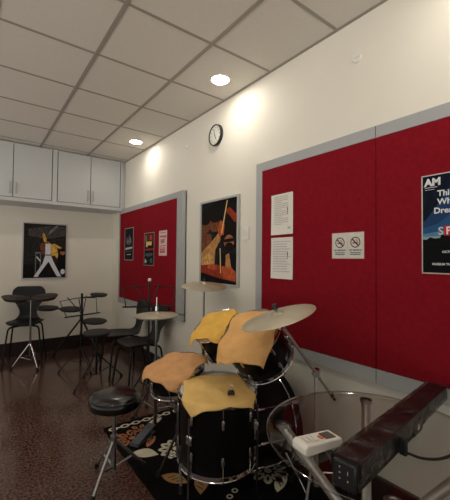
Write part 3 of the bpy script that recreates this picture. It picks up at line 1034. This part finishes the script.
# ------------------------------------------------------------------ shell chairs
def make_chair(label):
    t = thing('shell_chair', label, 'chair', group='black shell chairs')
    rows = [(-.215, .428, .150), (-.205, .442, .185), (-.15, .450, .205), (-.07, .447, .215), (.02, .440, .215), (.10, .436, .200), (.155, .446, .160),
            (.188, .480, .115), (.200, .525, .098), (.212, .575, .115), (.226, .635, .165), (.240, .695, .200), (.250, .750, .205), (.257, .790, .185), (.262, .815, .140)]
    b = MB()
    nc = 10
    g_ = []
    for k, (y, z, hw) in enumerate(rows):
        row = []
        for i in range(nc + 1):
            u = 2 * i / nc - 1
            seat = 1 if k < 6 else 0
            row.append(b.bm.verts.new((hw * u, y - (.020 * u * u if not seat else 0), z + (.012 * u * u if seat else 0))))
        g_.append(row)
    for k in range(len(rows) - 1):
        for i in range(nc):
            b._f([g_[k][i], g_[k][i + 1], g_[k + 1][i + 1], g_[k + 1][i]])
    b.build('seat_shell', M_SHELLCH, t, angle=180, solid=.010, sub=1, recalc=False)
    MB().lathe([(0, .405), (.085, .405), (.085, .430), (0, .430)], Matrix.Translation((0, -.01, 0)), 24).build('mounting_plate', M_BLKMET, t)
    for sx in (-1, 1):
        for sy in (-1, 1):
            b = MB()
            b.tube([(sx * .03, -.01 + sy * .03, .412), (sx * .135, -.01 + sy * .13, .412), (sx * .165, -.01 + sy * .16, .400), (sx * .175, -.01 + sy * .175, .36), (sx * .215, -.01 + sy * .215, .012)], .0105, 8, smooth=1)
            lg = b.build('leg', M_BLKMET, t)
            MB().cyl((sx * .216, -.01 + sy * .216, 0), (sx * .213, -.01 + sy * .213, .035), .014, .013, 10).build('foot_cap', M_RUBBER, lg)
    return t


c1 = make_chair('black shell chair by the corner red board, farther from the hi-hat')
c1.location = (1.50, 4.06, 0)
c1.rotation_euler = (0, 0, math.radians(-93))
c1.scale = (1, 1, 1.03)
c2 = copy_tree(c1)
c2['label'] = 'black shell chair directly behind the hi-hat cymbals'
c2.location = (1.492, 3.53, 0)
c2.rotation_euler = (0, 0, math.radians(-88))
c3 = copy_tree(c1)
c3['label'] = 'black shell chair against the end wall under the singer picture'
c3.location = (.560, 5.08, 0)
c3.scale = (1.0, 1.0, 1.20)
c3.rotation_euler = (0, 0, math.radians(-14))


# ------------------------------------------------------------------ pads and music stands
def padmesh(c, R, n=(0, 0, 1), th=.028, rim=None):
    b = MB()
    M = frame(n, o=c)
    b.lathe([(0, -th), (R * .82, -th), (R, -th * .3), (R, 0), (R * .95, .004), (0, .005)], M, 36)
    if rim is not None:
        b.torus(M @ Matrix.Translation((0, 0, -.004)), R, .008, 36, 8, 1)
    return b


# pair of pads on one chrome stand in front of the chair under the singer
t = thing('practice_pad_stand', 'chrome tripod stand with two round wood-rimmed pads before the end wall chair', 'drum pad stand', (.580, 4.80, 0))
MB().cyl((0, 0, .14), (0, 0, .60), .012).cyl((0, 0, .58), (0, 0, .84), .009).cyl((-.16, .02, .835), (.14, -.02, .835), .008).build('pole', M_DKCHROME, t)
for x, y, nn in ((-.165, .02, (.10, -.1, 1)), (.150, -.02, (-.10, -.1, 1))):
    padmesh((x, y, .885), .142, nn, .045, 1).build('pad', [M_PAD, M_PADRIM], t)
tripod(t, (0, 0, .31), .20, [math.radians(-70), math.radians(50), math.radians(165)], .009, M_CHROME, low=.10)


def music_stand(label, loc, rz, zl, zt_, w, hub, rad, extra=False):
    t = thing('music_stand', label, 'music stand', loc, rz, 'folding music stands')
    MB().cyl((0, 0, .06), (0, 0, .5 * zl + .1), .0105).cyl((0, 0, .5 * zl), (0, 0, zt_ - .02), .008).build('pole', M_BLKMET, t)
    MB().cyl((0, 0, .5 * zl + .08), (0, 0, .5 * zl + .13), .015).build('clamp_knob', M_BLKMET, t)
    b = MB()
    h = zt_ - zl
    y0, y1 = -.025, .06
    b.tube([(-w / 2, y0, zl), (w / 2, y0, zl)], .008, 6)
    b.tube([(-w / 2, y0 - .025, zl), (w / 2, y0 - .025, zl)], .0055, 6)
    b.tube([(-w / 2 + .03, y0, zl), (-w / 2 - .01, y1, zt_ - .01), (-.03, y1, zt_ + .01)], .0055, 6)
    b.tube([(w / 2 - .03, y0, zl), (w / 2 + .01, y1, zt_ - .01), (.03, y1, zt_ + .01)], .0055, 6)
    b.tube([(-.03, y1, zt_ + .01), (.03, y1, zt_ + .01)], .0055, 6)
    b.tube([(0, y0, zl), (-.15, y1, zt_ + .03)], .0055, 6)
    b.tube([(0, y0, zl), (.10, y1, zt_ + .03)], .0055, 6)
    b.tube([(0, -.012, zl - .02), (0, y1, zt_)], .006, 6)
    for s in (-.12, .12):
        b.box((s, y0 - .012, zl), (.012, .03, .012))
    b.build('wire_desk', M_BLKMET, t)
    tripod(t, (0, 0, hub), rad, rot3(.5), .006, M_BLKMET, low=hub * .35)
    return t


music_stand('black wire folding music stand beside the practice pads', (1.062, 4.33, 0), math.radians(18), .680, .870, .46, .30, .24)
ms = music_stand('tall black wire music stand with pale tipped pole between the hi-hat and corner board', (1.395, 3.10, 0), math.radians(-25), .905, 1.09, .50, .34, .21)
MB().cyl((0, .0, 1.04), (0, 0, 1.155), .007).build('pole_extension', M_BLKMET, ms)
MB().lathe([(0, .024), (.012, .020), (.017, .010), (.017, 0), (.012, -.008), (0, -.010)], Matrix.Translation((0, 0, 1.158)), 20).build('pole_tip', M_WHITE, ms)

# rack with four pads by the end wall
t = thing('pad_rack', 'black rack of four round rubber drum pads behind the wire music stand', 'electronic drum pads', (1.235, 5.02, 0))
MB().cyl((0, 0, .10), (0, 0, .87), .016).cyl((0, 0, .50), (0, 0, .56), .024).build('pole', M_BLKMET, t)
for (px, py, pz, R, zc) in ((-.43, .05, .700, .140, .67), (-.17, -.12, .685, .145, .65), (.24, .02, .845, .120, .81), (.135, -.18, .500, .160, .45)):
    a = MB().tube([(0, 0, zc), (px * .8, py * .8, zc), (px, py, pz - .02)], .010, 8).build('arm', M_BLKMET, t)
    padmesh((px, py, pz), R, (.03, -.08, 1), .030).build('pad', M_PAD, t)
tripod(t, (0, 0, .52), .36, [math.radians(160), math.radians(-60), math.radians(40)], .013, M_BLKMET, low=.2)

# low practice pad in front
t = thing('practice_pad', 'single round practice pad on low black tripod in front of the music stand', 'drum pad stand', (1.105, 3.82, 0))
MB().cyl((0, 0, .10), (0, 0, .53), .012).cyl((0, 0, .30), (0, 0, .35), .018).build('pole', M_BLKMET, t)
padmesh((0, 0, .560), .145, (-.02, -.02, 1), .035).build('pad', M_PAD, t)
tripod(t, (0, 0, .33), .31, [math.radians(-148), math.radians(10), math.radians(100)], .007, M_BLKMET, low=.09)
b = MB()
b.torus(Matrix.Translation((0, 0, .33)), .02, .008, 20, 8)
b.build('collar', M_BLKMET, t)

# ------------------------------------------------------------------ glass table
TC = Vector((1.20, .66, 0))
ZT = .74
t = thing('glass_table', 'round glass table with crossing chrome tube legs beside the wall', 'table', TC)
MB().lathe([(0, ZT - .010), (.400, ZT - .010)], None, 96).lathe([(0, ZT), (.400, ZT)], None, 96).build('glass_top', M_GLASS, t)
MB().lathe([(.3995, ZT - .010), (.402, ZT - .008), (.402, ZT - .002), (.3995, ZT)], None, 96).build('glass_edge', M_GEDGE, t)
for a in (36, 126, 216, 306):
    a = math.radians(a)
    d = Vector((cos(a), sin(a), 0))
    e = Vector((-sin(a), cos(a), 0))
    p0 = d * .345 + Vector((0, 0, ZT - .020))
    pm_ = d * .03 + e * .030 + Vector((0, 0, .36))
    p1 = p0 + (pm_ - p0) * ((ZT - .02 - .012 - ZRUG) / (ZT - .02 - .36))
    lg = MB().cyl(p0, p1, .019, seg=18).build('leg', M_TLEG, t)
    MB().cyl(p0 + Vector((0, 0, -.004)), p0 + Vector((0, 0, .010)), .026, seg=20).build('fixing_disc', M_STEEL, lg)
    MB().cyl(p1 + Vector((0, 0, -.012)), p1 + Vector((0, 0, .006)), .020, seg=16).build('foot_cap', M_RUBBER, lg)
MB().torus(Matrix.Translation((0, 0, .36)), .062, .008, 32, 8).build('centre_ring', M_STEEL, t)

# remote control
t = thing('remote_control', 'white air conditioner remote control lying on the glass table', 'remote control', (.955, .732, ZT + .0005), math.radians(-9))
b = MB()
b.prism([(-.080, 0), (.080, 0), (.082, .010), (.080, .026), (-.074, .036), (-.084, .028), (-.086, .010)], -.034, .034, Matrix.Rotation(PI / 2, 4, 'X'))
b.build('case', M_WHITE, t, bevel=.004)
Mr = Matrix.Translation((0, 0, .0318)) @ Matrix.Rotation(math.radians(3.7), 4, 'Y') @ Matrix.Translation((0, 0, .0025))
MB().box((.042, 0, -.0025), (.044, .040, .003), Mr).build('screen', M_SCREEN, t)
MB().box((.008, -.004, -.0005), (.014, .020, .003), Mr).build('power_button', pc('button_orange', (206, 120, 84)), t, bevel=.001)
for k in range(3):
    MB().box((-.020 - .018 * k, 0, .0008), (.010, .036, .002), Mr).build('button', M_PAPER, t, bevel=.001)

# sound bar wrapped in film
ang = math.radians(6)
t = thing('sound_bar', 'long black sound bar in clear plastic film lying across the glass table', 'sound bar', (.842, .553, ZT + .0005), ang)
Lb, Wb, Hb = .865, .072, .080
b = MB()
b.box((Lb / 2, 0, .026 + (Hb - .026) / 2), (Lb, Wb, Hb - .026))
b.box((.25, 0, .016), (.49, Wb - .002, .032))
b.build('body', M_BROWNBLK, t, bevel=.004)
MB().box((.545, -.004, .020), (.085, Wb - .012, .022)).build('foot_block', M_BLACK, t, bevel=.003)
MB().box((-.004, 0, .040), (.010, Wb - .004, .076)).build('end_cap', M_BLACK, t, bevel=.005)
bt = MB()
for y, z, sx, sz in ((.012, .062, .005, .005), (.012, .046, .007, .004), (.012, .030, .005, .005), (-.012, .052, .0025, .014), (-.012, .030, .005, .007)):
    bt.box((-.0092, y, z), (.001, sx * .7, sz * .75))
bt.build('button_icons', pc('icon_grey', (170, 168, 162)), t)
for x0, x1, z0, z1 in ((.075, .165, .012, .050), (.43, .52, .006, .052)):
    MB().box(((x0 + x1) / 2, -Wb / 2 - .002, (z0 + z1) / 2), (x1 - x0, .005, z1 - z0)).build('socket_panel', M_BLACK, t, bevel=.002)
MB().box((.475, -Wb / 2 - .005, .030), (.018, .001, .018)).build('rating_label', M_PAPER, t)
MB().lathe([(.018, 0), (.018, .006), (.012, .006), (.012, .001), (0, .001)], Matrix.Translation((.83, -Wb / 2, .052)) @ Matrix.Rotation(PI / 2, 4, 'X'), 24).build('socket_ring', M_BLACK, t)
w = MB()
rw = random.Random(4)
NX, NA = 60, 20
rings = []
for i in range(NX + 1):
    x = .003 + (Lb + .004) * i / NX
    ring = []
    for k in range(NA):
        a = 2 * PI * k / NA
        yy = max(-1, min(1, 1.5 * cos(a))) * (Wb / 2 + .006)
        z_ = Hb / 2 + .016 + max(-1, min(1, 1.5 * sin(a))) * (Hb / 2 - .010)
        j = rw.uniform(0, .0025)
        ring.append(w.bm.verts.new((x, yy + j * cos(a), z_ + j * sin(a))))
    rings.append(ring)
for i in range(NX):
    for k in range(NA):
        k2 = (k + 1) % NA
        w._f([rings[i][k], rings[i][k2], rings[i + 1][k2], rings[i + 1][k]])
w.build('plastic_film', M_WRAP, t, angle=25)

# power cable of the sound bar
t = thing('power_cable', 'black power cable plugged into the sound bar and hanging off the table', 'cable', (1.138, .533, ZT))
MB().box((0, 0, .030), (.016, .024, .052)).build('plug', M_RUBBER, t, bevel=.004)
MB().tube([(.004, -.012, .014), (.02, -.05, .008), (.07, -.085, .006), (.15, -.10, .006), (.27, -.155, .006), (.40, -.21, .006), (.45, -.26, -.05), (.46, -.28, -.25), (.47, -.29, -.50), (.50, -.32, -.725), (.60, -.42, -.732)], .0045, 8, smooth=2).build('lead', M_RUBBER, t)

# ------------------------------------------------------------------ camera
f_px = 333.69
yaw, pitch, roll = .6437, .0265, .0097
fw = Vector((sin(yaw) * cos(pitch), cos(yaw) * cos(pitch), sin(pitch)))
r0 = Vector((cos(yaw), -sin(yaw), 0))
u0 = r0.cross(fw)
rr = r0 * cos(roll) + u0 * sin(roll)
uu = -r0 * sin(roll) + u0 * cos(roll)
cam = bpy.data.cameras.new('camera')
co = bpy.data.objects.new('camera', cam)
COL.objects.link(co)
M = Matrix((rr, uu, -fw)).transposed().to_4x4()
M.translation = Vector((0, 0, 1.38))
co.matrix_world = M
cam.sensor_fit = 'HORIZONTAL'
cam.sensor_width = 36
cam.lens = f_px / 450 * 36
cam.clip_start = .02
sc.camera = co

# ------------------------------------------------------------------ world and view
wd = bpy.data.worlds.new('world')
wd.use_nodes = True
wd.node_tree.nodes['Background'].inputs['Color'].default_value = (1, .95, .87, 1)
nt = wd.node_tree
tc = nt.nodes.new('ShaderNodeTexCoord')
sp = nt.nodes.new('ShaderNodeSeparateXYZ')
mr = nt.nodes.new('ShaderNodeMapRange')
mr.inputs['From Min'].default_value = -.16
mr.inputs['From Max'].default_value = .06
mr.inputs['To Min'].default_value = 1.9  # added glow from below the horizon, brightens the ceiling through the open sides
mr.inputs['To Max'].default_value = .30
nt.links.new(tc.outputs['Generated'], sp.inputs[0])
nt.links.new(sp.outputs['Z'], mr.inputs['Value'])
nt.links.new(mr.outputs[0], nt.nodes['Background'].inputs['Strength'])
sc.world = wd
sc.view_settings.view_transform = 'Standard'
sc.view_settings.look = 'None'
sc.view_settings.gamma = 1
sc.view_settings.use_curve_mapping = False
sc.view_settings.exposure = .2
try:
    sc.cycles.use_denoising = True
    sc.cycles.max_bounces = 10
    sc.cycles.transparent_max_bounces = 16
except Exception:
    pass
